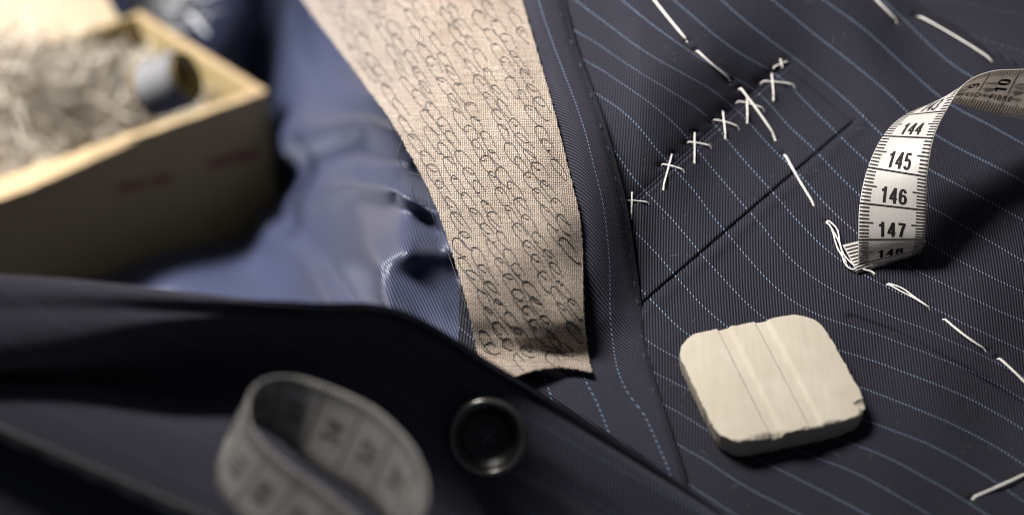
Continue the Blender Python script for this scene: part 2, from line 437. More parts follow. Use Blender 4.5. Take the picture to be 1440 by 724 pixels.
X, Y = np.meshgrid(gx, gy, indexing='ij')
B0 = np.stack([X, Y, np.zeros_like(X)], -1)
bpx, bpy_, _ = proj(B0.reshape(-1, 3)); bpx = bpx.reshape(X.shape); bpy_ = bpy_.reshape(X.shape)
B0 = P_arr(np.stack([bpx, bpy_, body_h(bpx, bpy_)], -1))
Fb = [(a, b, c, d) for (a, d, c, b) in gridfaces(len(gx), len(gy))]
Vb = B0.reshape(-1, 3)
body = mk('front_panel', Vb, gridfaces(len(gx), len(gy)), M_body, jacket, uv=cloth_uv(Vb, FIELD, 1.0, -.06), at=(0, 0, 0))
BV_body = bvh_of(Vb, gridfaces(len(gx), len(gy)))

# breast pocket welt: a folded strip of the same cloth standing a millimetre proud
wn, wm = 150, 56
WT = cr([(880, 295, 0), (885, 290, 0), (1000, 187, 0), (1060, 133, 0), (1108, 93, 0)], np.linspace(1, 4, wn))
WB = cr([(900, 432, 0), (904, 427, 0), (1000, 345, 0), (1110, 250, 0), (1203, 171, 0)], np.linspace(1, 4, wn))
tt = np.linspace(0, 1, wm)[None, :, None]
W = WT[:, None] * (1 - tt) + WB[:, None] * tt
prof = 0.055 * (np.clip(tt[..., 0] / 0.035, 0, 1) ** 0.5) * (np.clip((1 - tt[..., 0]) / 0.05, 0, 1) ** 0.5)
ee = np.linspace(0, 1, wn)[:, None]
prof = prof * np.clip((1 - ee) / 0.02, 0, 1) ** 0.5
hb = body_h(W[..., 0], W[..., 1])
base_h = np.minimum(hb[:, :1] * (1 - tt[..., 0]) * 0.3 + hb, hb + 0.0)
smoothh = hb + 0.05 * np.exp(-(tt[..., 0] / 0.06) ** 2) + 0.20 * np.exp(-(((1 - tt[..., 0])) / 0.03) ** 2) * 0
W[..., 2] = smoothh + prof - 0.02 + 0.12 * (1 - tt[..., 0]) * np.clip(np.minimum(ee / .06, (1 - ee) / .02), 0, 1) * np.clip(tt[..., 0] / 0.03, 0, 1) ** .5
Vw = P_arr(W).reshape(-1, 3)
# keep it sheet-like: reproject through the same pixels
welt = mk('pocket_welt', Vw, gridfaces(wn, wm), M_body, jacket, uv=cloth_uv(Vw, FIELD, 1.0, -.06))
ll = np.array([P_arr(np.array([[W[i, 0, 0] - .8, W[i, 0, 1] - .8, W[i, 1, 2] + .01]]))[0] for i in range(2, wn - 3, 2)])
Vt, Ft = tube(ll, .042, 8, .8)
mk('welt_fold', Vt, Ft, M_body, jacket, uv=cloth_uv(Vt, FIELD, 1.0, -.06))
allV = np.concatenate([Vb, Vw]); allF = gridfaces(len(gx), len(gy)) + [tuple(i + len(Vb) for i in f) for f in gridfaces(wn, wm)]
BV_top = bvh_of(allV, allF)

# the cloth that carries on beyond the tuck at the upper right
rows = [[(1215, -60, -.75), (1330, -60, -.6), (1450, -60, -.4), (1600, -60, -.3)],
        [(1240, -10, -.7), (1330, 0, -.45), (1440, 5, -.2), (1600, 10, -.1)],
        [(1290, 40, -.7), (1350, 44, -.5), (1440, 55, -.1), (1600, 80, 0)],
        [(1340, 80, -.75), (1400, 84, -.6), (1460, 98, -.3), (1600, 130, -.2)],
        [(1360, 110, -.9), (1430, 115, -.9), (1480, 125, -.8), (1600, 170, -.7)]]
A = loft(rows, 60, 70); Vs = P_arr(A).reshape(-1, 3)
sf = TPS([(1305, 0), (1354, 4), (1394, 13), (1440, 22), (1500, 34), (1341, 44), (1385, 57), (1440, 73), (1500, 92), (1330, 88), (1440, 122)], [0, 0, 0, 0, 0, -1, -1, -1, -1, -2, -2])
side = mk('side_panel', Vs, gridfaces(60, 70), M_side, jacket, uv=cloth_uv(Vs, sf, .8, .5)); solid(side, 0.06)

# lapel folded back
LED = [(783, -60), (790, 0), (806, 50), (828, 105), (848, 165), (866, 225), (880, 280), (889, 335), (898, 390), (905, 445), (913, 500), (932, 575), (955, 635), (968, 680), (975, 720)]
def led_x(y): return float(np.interp(y, [p[1] for p in LED], [p[0] for p in LED]))
CL = [(380, -80), (425, 0), (470, 62), (513, 120), (546, 165), (575, 215), (603, 268), (620, 310), (637, 360), (652, 410), (664, 458), (669, 487)]
CR = [(722, -60), (735, 0), (752, 60), (771, 125), (783, 170), (797, 225), (806, 262), (813, 290), (819, 322), (821, 380), (821, 440), (826, 485), (832, 522)]
def cl_x(y): return float(np.interp(y, [p[1] for p in CL], [p[0] for p in CL]))
def cr_x(y): return float(np.interp(y, [p[1] for p in CR], [p[0] for p in CR]))
rows = []
for y, zl, zm, ze in ((-60, .2, 1.1, .31), (60, .5, 1.2, .31), (170, .7, 1.3, .31), (280, .9, 1.3, .31), (370, .9, 1.15, .31), (440, 0, .70, .26), (490, -.1, .38, .24), (540, .25, .45, .24), (610, .1, .4, .26), (690, -.3, .2, .2), (760, -.6, .0, .1)):
    xr = led_x(y); xl = cr_x(min(y, 522)) - 55
    if y > 480: xl = 640 + (y - 480) * 0.3
    rows.append([(xl + (xr - xl) * f, y, zl * (1 - g) + zm * g if g >= 0 else ze) for f, g in ((0, 0), (.3, .7), (.6, 1))] +
                [(xl + (xr - xl) * .85, y, zm * .55 + ze * .45), (xl + (xr - xl) * .96, y, ze + .06), (xr, y, ze - .10)])
A = loft(rows, 300, 70); A[..., 2] += swell(A[..., 0], A[..., 1]); Vl = P_arr(A).reshape(-1, 3)
AL = [(757, 0), (772, 46), (797, 112), (822, 182), (836, 236), (847, 280), (854, 329), (858, 390), (859, 457), (862, 480), (868, 517), (881, 549), (905, 581), (921, 615), (940, 659), (955, 700)]
lp, lv = [], []
for x, y in AL:
    lp += [(x, y), (x + 52, y + 4)]; lv += [0, 1]
for x, y in AL[:9]: lp.append((x - 52, y - 4)); lv.append(-1)
for q in ((819, 524), (839, 564), (851, 594), (859, 616), (880, 660)): lp.append(q); lv.append(-1)
for q in ((763, 521), (772, 548), (780, 571), (800, 620)): lp.append(q); lv.append(-2)
LF = TPS(lp, lv, 0.01)
lapel = mk('lapel', Vl, gridfaces(300, 70), M_lapel, jacket, uv=cloth_uv(Vl, LF, .70, .72, -1)); solid(lapel, 0.10)
BV_lap = bvh_of(Vl, gridfaces(300, 70))

# horsehair canvas on the lapel
rows = []
for y, zs in ((-80, (-9.5, -4.2, -.3, .9, 1.25, 1.15)), (0, (-7.0, -3.0, .1, 1.1, 1.4, 1.2)), (62, (-4.3, -1.5, .6, 1.2, 1.45, 1.3)), (120, (-2.2, -.3, .9, 1.35, 1.5, 1.4)),
              (165, (-.7, .5, 1.1, 1.5, 1.6, 1.45)), (215, (.1, .9, 1.4, 1.6, 1.6, 1.45)), (268, (.4, 1.2, 1.55, 1.65, 1.6, 1.45)), (310, (.6, 1.3, 1.6, 1.65, 1.6, 1.45)),
              (360, (.8, 1.4, 1.6, 1.6, 1.5, 1.35)), (410, (.75, 1.1, 1.4, 1.5, 1.45, 1.3)), (447, (.6, .85, 1.1, 1.2, 1.25, 1.15)), (472, (.35, .55, .75, .85, .9, .9))):
    xl, xr = cl_x(y), cr_x(y)
    rows.append([(xl + (xr - xl) * f, y, z) for f, z in zip((0, .2, .42, .64, .85, 1), zs)])
rows.append([(673, 497, .2), (702, 499, .3), (735, 497, .42), (768, 496, .48), (800, 497, .52), (828, 500, .52)])
rows.append([(702, 532, .72), (722, 530, .78), (745, 522, .80), (772, 517, .80), (802, 517, .76), (833, 523, .66)])
A = loft(rows, 260, 120)
A[..., 2] += swell(A[..., 0], A[..., 1])
A[..., 2] += 0.05 * np.sin(A[..., 0] / 31 + A[..., 1] / 23) + 0.03 * np.sin(A[..., 0] / 13 - A[..., 1] / 41)
# raw cut edge: slightly ragged
A[:, 0, 0] += rng.normal(0, .7, 260); A[:, -1, 0] += rng.normal(0, .6, 260); A[-1, :, 1] += rng.normal(0, .8, 120)
Vc = P_arr(A).reshape(-1, 3)
arc = np.cumsum(np.linalg.norm(np.diff(P_arr(A), axis=0), axis=-1), axis=0).mean(1); arc = np.concatenate([[0], arc])
arcx = np.concatenate([[0], np.cumsum(np.linalg.norm(np.diff(P_arr(A), axis=1), axis=-1), axis=1).mean(0)])
ppx = (A[..., 0] - 600) / 48; ppy = -A[..., 1] / 40
uvc = np.stack([ppx.ravel(), ppy.ravel()], 1)
canvas = mk('chest_canvas', Vc, gridfaces(260, 120), M_canvas, jacket, uv=uvc); solid(canvas, 0.05)
BV_can = bvh_of(Vc, gridfaces(260, 120))

# pad stitches
def on(bvh, pts2, lift=0.02):
    out = []
    for q in pts2:
        l, n = hit(bvh, q[0], q[1]); h = q[2] if len(q) > 2 else 0
        out.append(l + n * (lift + h))
    return np.array(out)
def smooth2(p, m):
    p = np.asarray(p, float); return cr(p, np.linspace(0, len(p) - 1, m))
cnt = 0
for i in range(-2, 26):
    for j in range(-20, 26):
        ux, uy = 17.5, 27.0          # step down a stitch row / step to the next row
        x = 545 + j * 25 + i * 12 + random.uniform(-3.5, 3.5)
        y = -30 + i * 23 + (j % 2) * 11.5 + random.uniform(-3.5, 3.5)
        L = random.uniform(28, 42) * (1 if y > 60 else .85); w = random.uniform(4.5, 8)
        a = math.radians(random.uniform(50, 60))
        if y > 470: L *= .6; a = math.radians(random.uniform(15, 60))
        dx, dy = math.cos(a), math.sin(a); nx, ny = -dy, dx
        st = [(L * random.uniform(.6, .95), -w * random.uniform(.6, 1)), (.32 * L, -w), (.06 * L, -w * .7), (-.04 * L, 0), (.04 * L, w * .7), (.33 * L, w), (.75 * L, w * .85), (L, w * .55), (1.05 * L, w * .1)]
        pp = [(x + s * dx - t * ny * -1 * -1 if False else x + s * dx + t * nx, y + s * dy + t * ny) for s, t in st]
        pp = [(a_ + random.uniform(-1, 1), b_ + random.uniform(-1, 1)) for a_, b_ in pp]
        ok = True
        for (a_, b_) in pp:
            if b_ > 520 or b_ < -60 or a_ < cl_x(min(b_, 480)) + 3 + max(0, b_ - 487) or a_ > cr_x(min(b_, 520)) - 3: ok = False
        if not ok or cnt >= 299: continue
        c3 = on(BV_can, smooth2(pp, 16), 0.012)
        V, F = tube(c3, 0.015, 4)
        mk('pad_stitch', V, F, M_black, canvas); cnt += 1
print('pad stitches', cnt)
# loose threads at the raw canvas edge
for pp in ([(566, 198), (560, 214), (566, 236), (580, 243), (592, 247)], [(588, 248), (580, 262), (582, 276), (592, 287), (600, 286)],
           [(548, 178), (556, 188), (563, 190)], [(616, 330), (613, 342), (620, 352)], [(648, 402), (644, 412), (651, 420)], [(655, 432), (650, 440), (656, 452)],
           [(540, 168), (548, 172), (553, 182), (570, 205), (590, 245)], [(600, 262), (607, 300), (620, 330), (636, 372), (655, 430)]):
    q = smooth2(pp, 20); base = P(pp[-1][0], pp[-1][1], .9)
    c3 = np.array([P(x, y, .35 + .3 * math.sin(i * .4)) for i, (x, y) in enumerate(q)])
    V, F = tube(c3, 0.011, 4); mk('loose_thread', V, F, M_black, canvas)

# fine edge stitches on the lapel
for k in range(15):
    y = 25 + k * 37 + random.uniform(-8, 8); x = led_x(y) - 8 + random.uniform(-1, 1)
    if y > 560: continue
    c3 = on(BV_lap, smooth2([(x - 1.5, y - 4, -.03), (x - .5, y - 1.5, .012), (x + .6, y + 1.5, .012), (x + 1.5, y + 4, -.03)], 8), 0.01)
    V, F = tube(c3, 0.011, 5); mk('edge_stitch', V, F, M_lilac, lapel)

# lining
cols = (-160, 60, 220, 372, 455, 546, 620, 720)
Z = {-90: (-17, -17.4, -17.4, -17.4, -12.6, -9.0, -5, -2), 0: (-17, -17.4, -17.4, -17, -11.6, -7.2, -3.4, -1.6), 100: (-17, -17.4, -17.4, -16.8, -9.6, -4.6, -2.2, -1.2),
     200: (-17, -17.4, -17.4, -16.8, -9, -3.4, -1.7, -1.1), 300: (-17, -17.4, -17.4, -17, -9, -3.0, -1.6, -1.1), 380: (-17, -17, -16.2, -15, -8, -2.8, -1.5, -1.1),
     440: (-17, -17, -15.5, -11.5, -6.6, -2.6, -1.4, -1), 540: (-17, -17, -14, -9, -5, -2, -1.2, -.9)}
rows = [[(c, y, z * (2.0 if z < -9.5 else 1 + 1.0 * max(0, (-z - 2.5)) / 7.0)) for c, z in zip(cols, zs)] for y, zs in Z.items()]
A = loft(rows, 240, 260)
xx, yy = A[..., 0], A[..., 1]
for line, amp, w in (
    ([(330, -90), (345, 40), (330, 140), (310, 210)], 1.6, 40),
    ([(376, -90), (374, 60), (366, 160), (360, 260)], -1.3, 26),
    ([(400, -90), (412, 60), (402, 170), (388, 240), (364, 282), (400, 335), (440, 388), (490, 470)], 1.7, 28),
    ([(425, -90), (445, 40), (475, 110), (560, 160), (640, 200), (760, 240)], -1.7, 32),
    ([(404, 195), (450, 180), (520, 158), (640, 190), (760, 240)], 1.1, 24),
    ([(380, 262), (400, 254), (440, 242), (500, 215), (560, 235), (700, 300)], -2.2, 32),
    ([(358, 278), (395, 288), (440, 278), (480, 256), (560, 262), (700, 340)], 1.5, 18),
    ([(385, 290), (440, 350), (482, 400), (530, 480)], -1.3, 22),
    ([(470, 262), (500, 310), (520, 370), (550, 480)], 1.2, 28),
    ([(-60, 520), (120, 440), (260, 385), (380, 345)], .9, 34),
    ([(460, 385), (546, 356), (600, 346), (700, 350)], .55, 30), ([(575, 150), (590, 250), (620, 340), (660, 420)], -.7, 34)):
    d, s = segdist(xx, yy, line); A[..., 2] += amp * 1.9 * np.exp(-(d / (w * 1.0)) ** 2)
Vn = P_arr(A).reshape(-1, 3)
lining = mk('satin_lining', Vn, gridfaces(240, 260), M_lining, jacket, uv=np.stack([Vn[:, 0] + .3 * Vn[:, 2], Vn[:, 1] + .5 * Vn[:, 2]], 1)); solid(lining, 0.05)

# ------------------------------------------------------------------ stitches on the front panel
def stitch(pp, r=0.041, bow=0.05, parent=jacket, name='basting_stitch', m=14, sink=0.06, bvh=None):
    q = smooth2([p[:2] for p in pp], m); t = np.linspace(0, 1, m)
    h = -sink + (bow + sink) * np.clip(np.minimum(t, 1 - t) / 0.08, 0, 1) ** .6
    if m > 14: c3 = on(bvh or BV_top, [(x, y, hh) for (x, y), hh in zip(q, h)], 0.0)
    else:       # taut: a smooth line over a few points of the cloth
        k3 = [hit(bvh or BV_top, *q[i])[0] for i in (0, 4, 9, 13)]
        c3 = np.stack([np.polyval(np.polyfit([0, 4 / 13, 9 / 13, 1], [k[a] for k in k3], 2 if np.hypot(*(q[0] - q[-1])) > 52 else 1), t) for a in range(3)], 1)
        c3 = c3 + np.array([0, 0, 1.0]) * h[:, None]
    if m <= 14:
        need = max(hit(bvh or BV_top, *q[i_])[0][2] + .02 - c3[i_, 2] for i_ in range(2, m - 2))
        c3[:, 2] += min(.12, max(0, need)) * np.sin(np.pi * t) ** .5
    return c3, r * (1 + 0.06 * rng.normal(size=m))
for a, b in (((912, -8), (967, 60)), ((978, 71), (1027, 114)), ((1102, 216), (1145, 290)), ((1325, 447), (1387, 494)), ((1402, 503), (1446, 545)),
             ((1224, -6), (1262, 32)), ((1287, 22), (1396, 87)), ((1365, 702), (1446, 666))):
    mx, my = (a[0] + b[0]) / 2, (a[1] + b[1]) / 2
    nx, ny = -(b[1] - a[1]), b[0] - a[0]; k = random.uniform(-.02, .03)
    c3, r = stitch([a, (mx + nx * k, my + ny * k), b]); V, F = tube(c3, r, 7, .75)
    mk('basting_stitch', V, F, M_white, jacket)
j = Join()          # the one lying across the cross stitches
c3, r = stitch([(1038, 125), (1062, 156), (1091, 198)], bow=.13); V, F = tube(c3, r, 7, .75); mk('basting_stitch', V, F, M_white, jacket)
# doubled, slack strand right of the tape
j = Join()
for pp in ([(1246, 399), (1268, 407), (1285, 419), (1309, 436)], [(1247, 400), (1264, 410), (1285, 421), (1309, 435)]):
    c3, r = stitch(pp, .026, .05, m=20); j.add(*tube(c3, r, 6))
j.build('basting_stitch', M_white, jacket)
# slack loop left of the tape
j = Join()
for pp, hh in (([(1161, 312), (1172, 330), (1180, 345), (1186, 362), (1200, 376), (1214, 383), (1230, 387)], .12), ([(1161, 312), (1177, 328), (1181, 348), (1188, 366), (1206, 384)], .16),
           ([(1183, 352), (1187, 372), (1197, 382), (1212, 381)], .1), ([(1161, 312), (1170, 326), (1178, 352), (1192, 374)], .07), ([(1205, 380), (1222, 382), (1231, 387)], .05)):
    c3, r = stitch(pp, .024, hh, m=26); j.add(*tube(c3, r, 6))
j.build('basting_stitch', M_white, jacket)
# herringbone stitches holding the pocket shut
for v, h in ((((889, 271), (888, 308)), ((877, 284), (913, 287))), (((946, 217), (933, 266)), ((929, 233), (962, 242))), (((977, 187), (977, 229)), ((965, 202), (1000, 208))),
             (((1016, 158), (1020, 195)), ((1001, 171), (1040, 182))), (((1050, 137), (1051, 172)), ((1035, 145), (1075, 156))), (((1085, 105), (1088, 140)), ((1069, 117), (1118, 122))),
             (((1097, 86), (1100, 100)), ((1087, 97), (1108, 88)))):
    j = Join()
    for (a, b), bow in ((h, .05), (v, .09)):
        m_ = ((a[0] + b[0]) / 2 + random.uniform(-.8, .8), (a[1] + b[1]) / 2 + random.uniform(-1.5, .5))
        c3, r = stitch([a, m_, b], .025, bow); j.add(*tube(c3, r, 7, .8))
    j.build('cross_stitch', M_white, jacket)

# wool fuzz standing off the cloth
j = Join()
for k in range(150):
    x = random.uniform(800, 1440); y = random.uniform(0, 724)
    if x < led_x(y) + 4: continue
    l, n = hit(BV_top, x, y); a = random.uniform(0, 6.28); L = random.uniform(.05, .28)
    d = np.array([math.cos(a), math.sin(a), 0]); e = np.array([-d[1], d[0], 0]) * random.uniform(-.5, .5)
    p3 = [l + d * L * t + e * L * t * t + np.array([0, 0, .005 + .07 * math.sin(t * 3) * random.uniform(.3, 1)]) for t in np.linspace(0, 1, 6)]
    j.add(*tube(p3, .0022, 3))
fz = j.build('wool_fuzz', simple('pale_fibre', (.35, .30, .30), .8), jacket); fz['kind'] = 'stuff'

# ================================================================== JACKET 2: dark front with button folded across the foreground
fore = root('jacket_edge', P(600, 650, 1.0), 'dark pinstripe jacket edge with a black button, rolled across the lower left', 'jacket')
FR = [
 [(-200, 400, .5), (60, 408, .5), (250, 424, .3), (430, 442, .0), (560, 460, .2), (700, 545, -.3), (850, 640, -.3), (1040, 765, -.2), (1200, 900, -.2)],
 [(-200, 378, 5.0), (60, 390, 4.9), (250, 408, 4.6), (430, 430, 4.4), (560, 440, 4.3), (700, 520, 3.2), (850, 612, 2.2), (1040, 738, 1.1), (1200, 870, .5)],
 [(-200, 450, 5.6), (60, 440, 5.5), (250, 438, 5.0), (430, 437, 4.6), (560, 447, 4.4), (700, 527, 3.25), (850, 619, 2.2), (1040, 746, 1.1), (1200, 880, .5)],
 [(-200, 525, 5.0), (60, 503, 4.9), (250, 466, 4.6), (430, 450, 4.4), (560, 462, 4.2), (700, 542, 3.1), (850, 636, 2.1), (1040, 762, 1.0), (1200, 890, .4)],
 [(-200, 535, 3.0), (60, 525, 2.9), (250, 545, 2.2), (430, 530, 2.4), (560, 545, 2.6), (700, 600, 2.3), (850, 690, 1.5), (1040, 800, .6), (1200, 930, .2)],
 [(-200, 560, 4.3), (60, 570, 4.3), (250, 610, 4.0), (430, 615, 2.6), (560, 630, 2.2), (700, 655, 1.5), (850, 735, .9), (1040, 850, .3), (1200, 980, 0)],
 [(-200, 620, 4.9), (60, 645, 4.8), (250, 700, 4.6), (430, 705, 3.9), (560, 725, 2.6), (700, 725, .8), (850, 790, .3), (1040, 900, 0), (1200, 1030, 0)],
 [(-200, 700, 4.6), (60, 760, 4.6), (250, 800, 4.4), (430, 820, 4.2), (560, 840, 3.9), (700, 840, .6), (850, 880, .1), (1040, 980, 0), (1200, 1100, 0)],
]
FR = [[(x, y, z + (0 if i == 0 else float(np.interp(x, (430, 560, 700, 850), (2.5, 1.3, .2, 0))))) for x, y, z in row] for i, row in enumerate(FR)]
A = loft(FR, 260, 280)
Vf = P_arr(A).reshape(-1, 3)
ff = lambda x, y: -(y - .52 * x - 203) / 66 + .12 * np.sin(x / 120) + .05 * np.sin(y / 60)
fcloth = mk('rolled_front', Vf, gridfaces(260, 280), M_fore, fore, uv=cloth_uv(Vf, ff, 1.0, 0)); solid(fcloth, 0.12)
BV_fore = bvh_of(Vf, gridfaces(260, 280))

# button
bc, bn = hit(BV_fore, 688, 608)
bn = np.array([-.05, -.80, .60]); bn /= np.linalg.norm(bn)
ax = np.cross([0, 1.0, 0], bn); ax /= np.linalg.norm(ax); ay = np.cross(bn, ax)
R = 1.0
bprof = [(0, .10), (.30, .10), (.50, .12), (.60, .17), (.68, .27), (.76, .33), (.86, .35), (.94, .31), (.99, .22), (1.0, .14), (.96, .05), (.80, .0), (0, .0)]
bd = 64; bV = []; 
bp = cr([(a, b) for a, b in bprof], np.linspace(0, len(bprof) - 1, 44))
for r_, h_ in bp:
    for k in range(bd):
        th = 2 * math.pi * k / bd; bV.append(bc + R * max(r_, 0.001) * (math.cos(th) * ax + math.sin(th) * ay) + bn * (h_ + .45))
button = mk('button', bV, gridfaces(len(bp), bd, True), M_horn, fore)
rv = []
for i in range(14):
    f_ = 2 * math.pi * i / 14
    for k in range(bd):
        th = 2 * math.pi * k / bd; rv.append(bc + (.90 + .09 * math.cos(f_)) * (math.cos(th) * ax + math.sin(th) * ay) + bn * (.76 + .08 * math.sin(f_)))
fr_ = gridfaces(14, bd, True) + [(13 * bd + k, k, (k + 1) % bd, 13 * bd + (k + 1) % bd) for k in range(bd)]
mk('button_rim', rv, fr_, M_hornrim, button)
for sx in (-1, 1):
    for sy in (-1, 1):
        c = bc + ax * .17 * sx + ay * .17 * sy + bn * .555
        vv = []
        for rr, hh in ((.045, 0), (.075, .012), (.10, .0)):
            for k in range(20):
                th = 2 * math.pi * k / 20; vv.append(c + rr * (math.cos(th) * ax + math.sin(th) * ay) + bn * hh)
        mk('thread_hole', vv, gridfaces(3, 20, True), M_horn, button)
j = Join()
for sg in (-1, 1):
    p3 = [bc + ax * .17 * t + ay * .17 * t * sg + bn * (.53 + .06 * (1 - t * t)) for t in np.linspace(-1, 1, 9)]
    j.add(*tube(p3, .03, 6))
j.build('button_thread', thread_mat('button_silk', (.16, .15, .18)), button)

# ================================================================== tape measures
def ribbon(Ls, Rs, stations, thick=0.035):
    Ls, Rs, st = np.array(Ls), np.array(Rs), np.array(stations, float)
    def f(s, w):
        t = np.interp(s, st, np.arange(len(st)))
        l = cr(Ls, np.atleast_1d(t)); r = cr(Rs, np.atleast_1d(t)); w = np.atleast_1d(w)[:, None]
        return l * (1 - w) + r * w
    return f
def rib_n(f, s, w):
    a = f(s + .01, w) - f(s - .01, w); b = f(s, np.asarray(w) + .01) - f(s, np.asarray(w) - .01)
    n = np.cross(b, a); return n / (np.linalg.norm(n, axis=-1, keepdims=True) + 1e-12)
def ribbon_mesh(name, f, s0, s1, ns, nw, parent, th=0.035):
    ss = np.linspace(s0, s1, ns); ww = np.linspace(0, 1, nw); V = []; U = []
    for s in ss:
        q = f(np.full(nw, s), ww); V.append(q); U += [(s, w * 2) for w in ww]
    o = mk(name, np.concatenate(V), gridfaces(ns, nw), M_tape, parent, uv=U)
    solid(o, th, 0); return o
def lift(f, s, w, side, off=.0235):
    s = np.atleast_1d(np.asarray(s, float)); w = np.atleast_1d(np.asarray(w, float))
    return f(s, w) + rib_n(f, s, w) * off * side
def _ell(cx, cy, rx, ry, a0, a1, n=14, p=2.5):
    o = []
    for i in range(n + 1):
        a = math.radians(a0 + (a1 - a0) * i / n); c, q = math.cos(a), math.sin(a)
        o.append((cx + rx * math.copysign(abs(c) ** (2 / p), c), cy + ry * math.copysign(abs(q) ** (2 / p), q)))
    return o
GLYPH = {
 '0': [_ell(.25, .5, .165, .43, 0, 360, 24)], '1': [[(.30, 0), (.30, 1)], [(.30, .90), (.20, .79), (.08, .76)]],
 '2': [_ell(.25, .71, .165, .22, 175, -25) + [(.085, .07), (.42, .07)]], '3': [_ell(.25, .73, .155, .20, 165, -90), _ell(.25, .30, .17, .23, 90, -165)],
 '4': [[(.34, 0), (.34, 1)], [(.34, .97), (.06, .30), (.47, .30)]], '5': [[(.42, .93), (.13, .93), (.10, .50)] + _ell(.25, .33, .165, .26, 130, -160)],
 '6': [_ell(.25, .32, .165, .25, 0, 360, 20), _ell(.25, .5, .165, .43, 30, 195)], '7': [[(.06, .93), (.43, .93), (.30, .55), (.21, 0)]],
 '8': [_ell(.25, .74, .15, .19, 0, 360, 18), _ell(.25, .29, .17, .22, 0, 360, 18)], '9': [_ell(.25, .68, .165, .25, 0, 360, 20), _ell(.25, .5, .165, .43, -150, 15)]}
def digits_mesh(txt, t=.185):
    V, F = [], []
    for ci, ch in enumerate(txt):
        for pl in GLYPH[ch]:
            q = [np.array(pl[0], float)]
            for b in pl[1:]:
                b = np.array(b, float); a = q[-1].copy(); m = max(1, int(np.linalg.norm(b - a) / .12))
                for k in range(1, m + 1): q.append(a + (b - a) * k / m)
            q = np.array(q); tg = np.gradient(q, axis=0); tg /= np.linalg.norm(tg, axis=1)[:, None] + 1e-9
            nn_ = np.stack([-tg[:, 1], tg[:, 0]], 1); wd = t / 2 * (1 - .18 * abs(nn_[:, 1:2]))
            base = len(V)
            for a, b in zip(q + nn_ * wd, q - nn_ * wd): V += [a + (ci * .58, 0), b + (ci * .58, 0)]
            F += [(base + 2 * i, base + 2 * i + 1, base + 2 * i + 3, base + 2 * i + 2) for i in range(len(q) - 1)]
    return np.array(V), F
FONTS = {}
def text_mesh(txt, bold=0.02):
    if txt.isdigit(): return digits_mesh(txt)
    key = (txt, bold)
    if key in FONTS: return FONTS[key]
    c = bpy.data.curves.new('t', 'FONT'); c.body = txt; c.size = 1; c.offset = bold; c.resolution_u = 4; c.space_character = 1.15
    o = bpy.data.objects.new('t', c); COL.objects.link(o)
    dg = bpy.context.evaluated_depsgraph_get(); me = bpy.data.meshes.new_from_object(o.evaluated_get(dg))
    import bmesh
    bm = bmesh.new(); bm.from_mesh(me)
    xs = [q.co.x for q in bm.verts]; ys = [q.co.y for q in bm.verts]
    for ax_, lo, hi, m_ in ((0, min(xs), max(xs), 4 * len(txt)), (1, min(ys), max(ys), 10)):
        for i in range(1, m_):
            co = [0, 0, 0]; no = [0, 0, 0]; co[ax_] = lo + (hi - lo) * i / m_; no[ax_] = 1
            bmesh.ops.bisect_plane(bm, geom=bm.verts[:] + bm.edges[:] + bm.faces[:], plane_co=co, plane_no=no)
    bm.to_mesh(me); bm.free()
    v = np.array([q.co[:2] for q in me.vertices]); fs = [tuple(p.vertices) for p in me.polygons]
    bpy.data.objects.remove(o); bpy.data.curves.remove(c); bpy.data.meshes.remove(me)
    FONTS[key] = (v, fs); return v, fs
def strip_print(j, f, s0, s1, w0, w1, side, n=8):
    """a thin printed bar from (s0..s1) x (w0..w1); long axis is w"""
    ww = np.linspace(w0, w1, n); V = np.concatenate([lift(f, np.full(n, s0), ww, side), lift(f, np.full(n, s1), ww, side)])
    j.add(V, gridfaces(2, n))
def put_text(f, txt, h, wid, fn, side, parent, name, bold=.07, mat=None):
    v, fs = text_mesh(txt, bold); mn, mx = v.min(0), v.max(0)
    v = (v - (mn + mx) / 2) / (mx - mn) * np.array([wid, h])      # centred, in cm
    s, w = fn(v[:, 0], v[:, 1])
    V = lift(f, s, w, side)
    o = mk(name, V, fs, mat or M_ink, parent, smooth=False); return o

D0 = 59.45
ST = [136, 138, 139, 140, 141, 142, 143, 144, 145, 146, 147, 148, 148.7, 149.2, 150]
Lp = [(1560, 215, 5.6), (1478, 180, 4.4), (1440, 168, 3.8), (1402, 160, 3.2), (1362, 150, 2.8), (1322, 144, 2.3), (1272, 163, 1.9), (1242, 192, 1.3), (1220.6, 236, .6), (1209, 286, 0), (1207, 337, -.2), (1207, 371, .0), (1206, 385, .15)]
Rp = [(1620, 120, 4.2), (1520, 100, 2.9), (1478, 97, 2.3), (1435, 98, 1.7), (1393, 101, 1.1), (1357, 118, .6), (1330, 157, .35), (1313, 195, .0), (1304, 249, -.25), (1303, 296, -.35), (1301, 336, -.35), (1296, 350, .05), (1293, 357, .5)]
L3 = [D(x, y, D0 + e) for x, y, e in Lp]; R3 = [D(x, y, D0 + e) for x, y, e in Rp]
L3 += [P(1203, 378, .18), P(1185, 345, .16)]; R3 += [P(1290, 350, .30), P(1280, 322, .16)]
fT = ribbon(L3, R3, ST)
t1 = root('tape_measure', P(1240, 375, .05), 'white tape measure curling up from the cloth showing 144 to 148', 'tape measure', 'tape measures')
ribbon_mesh('tape_band', fT, 136, 150, 240, 16, t1)
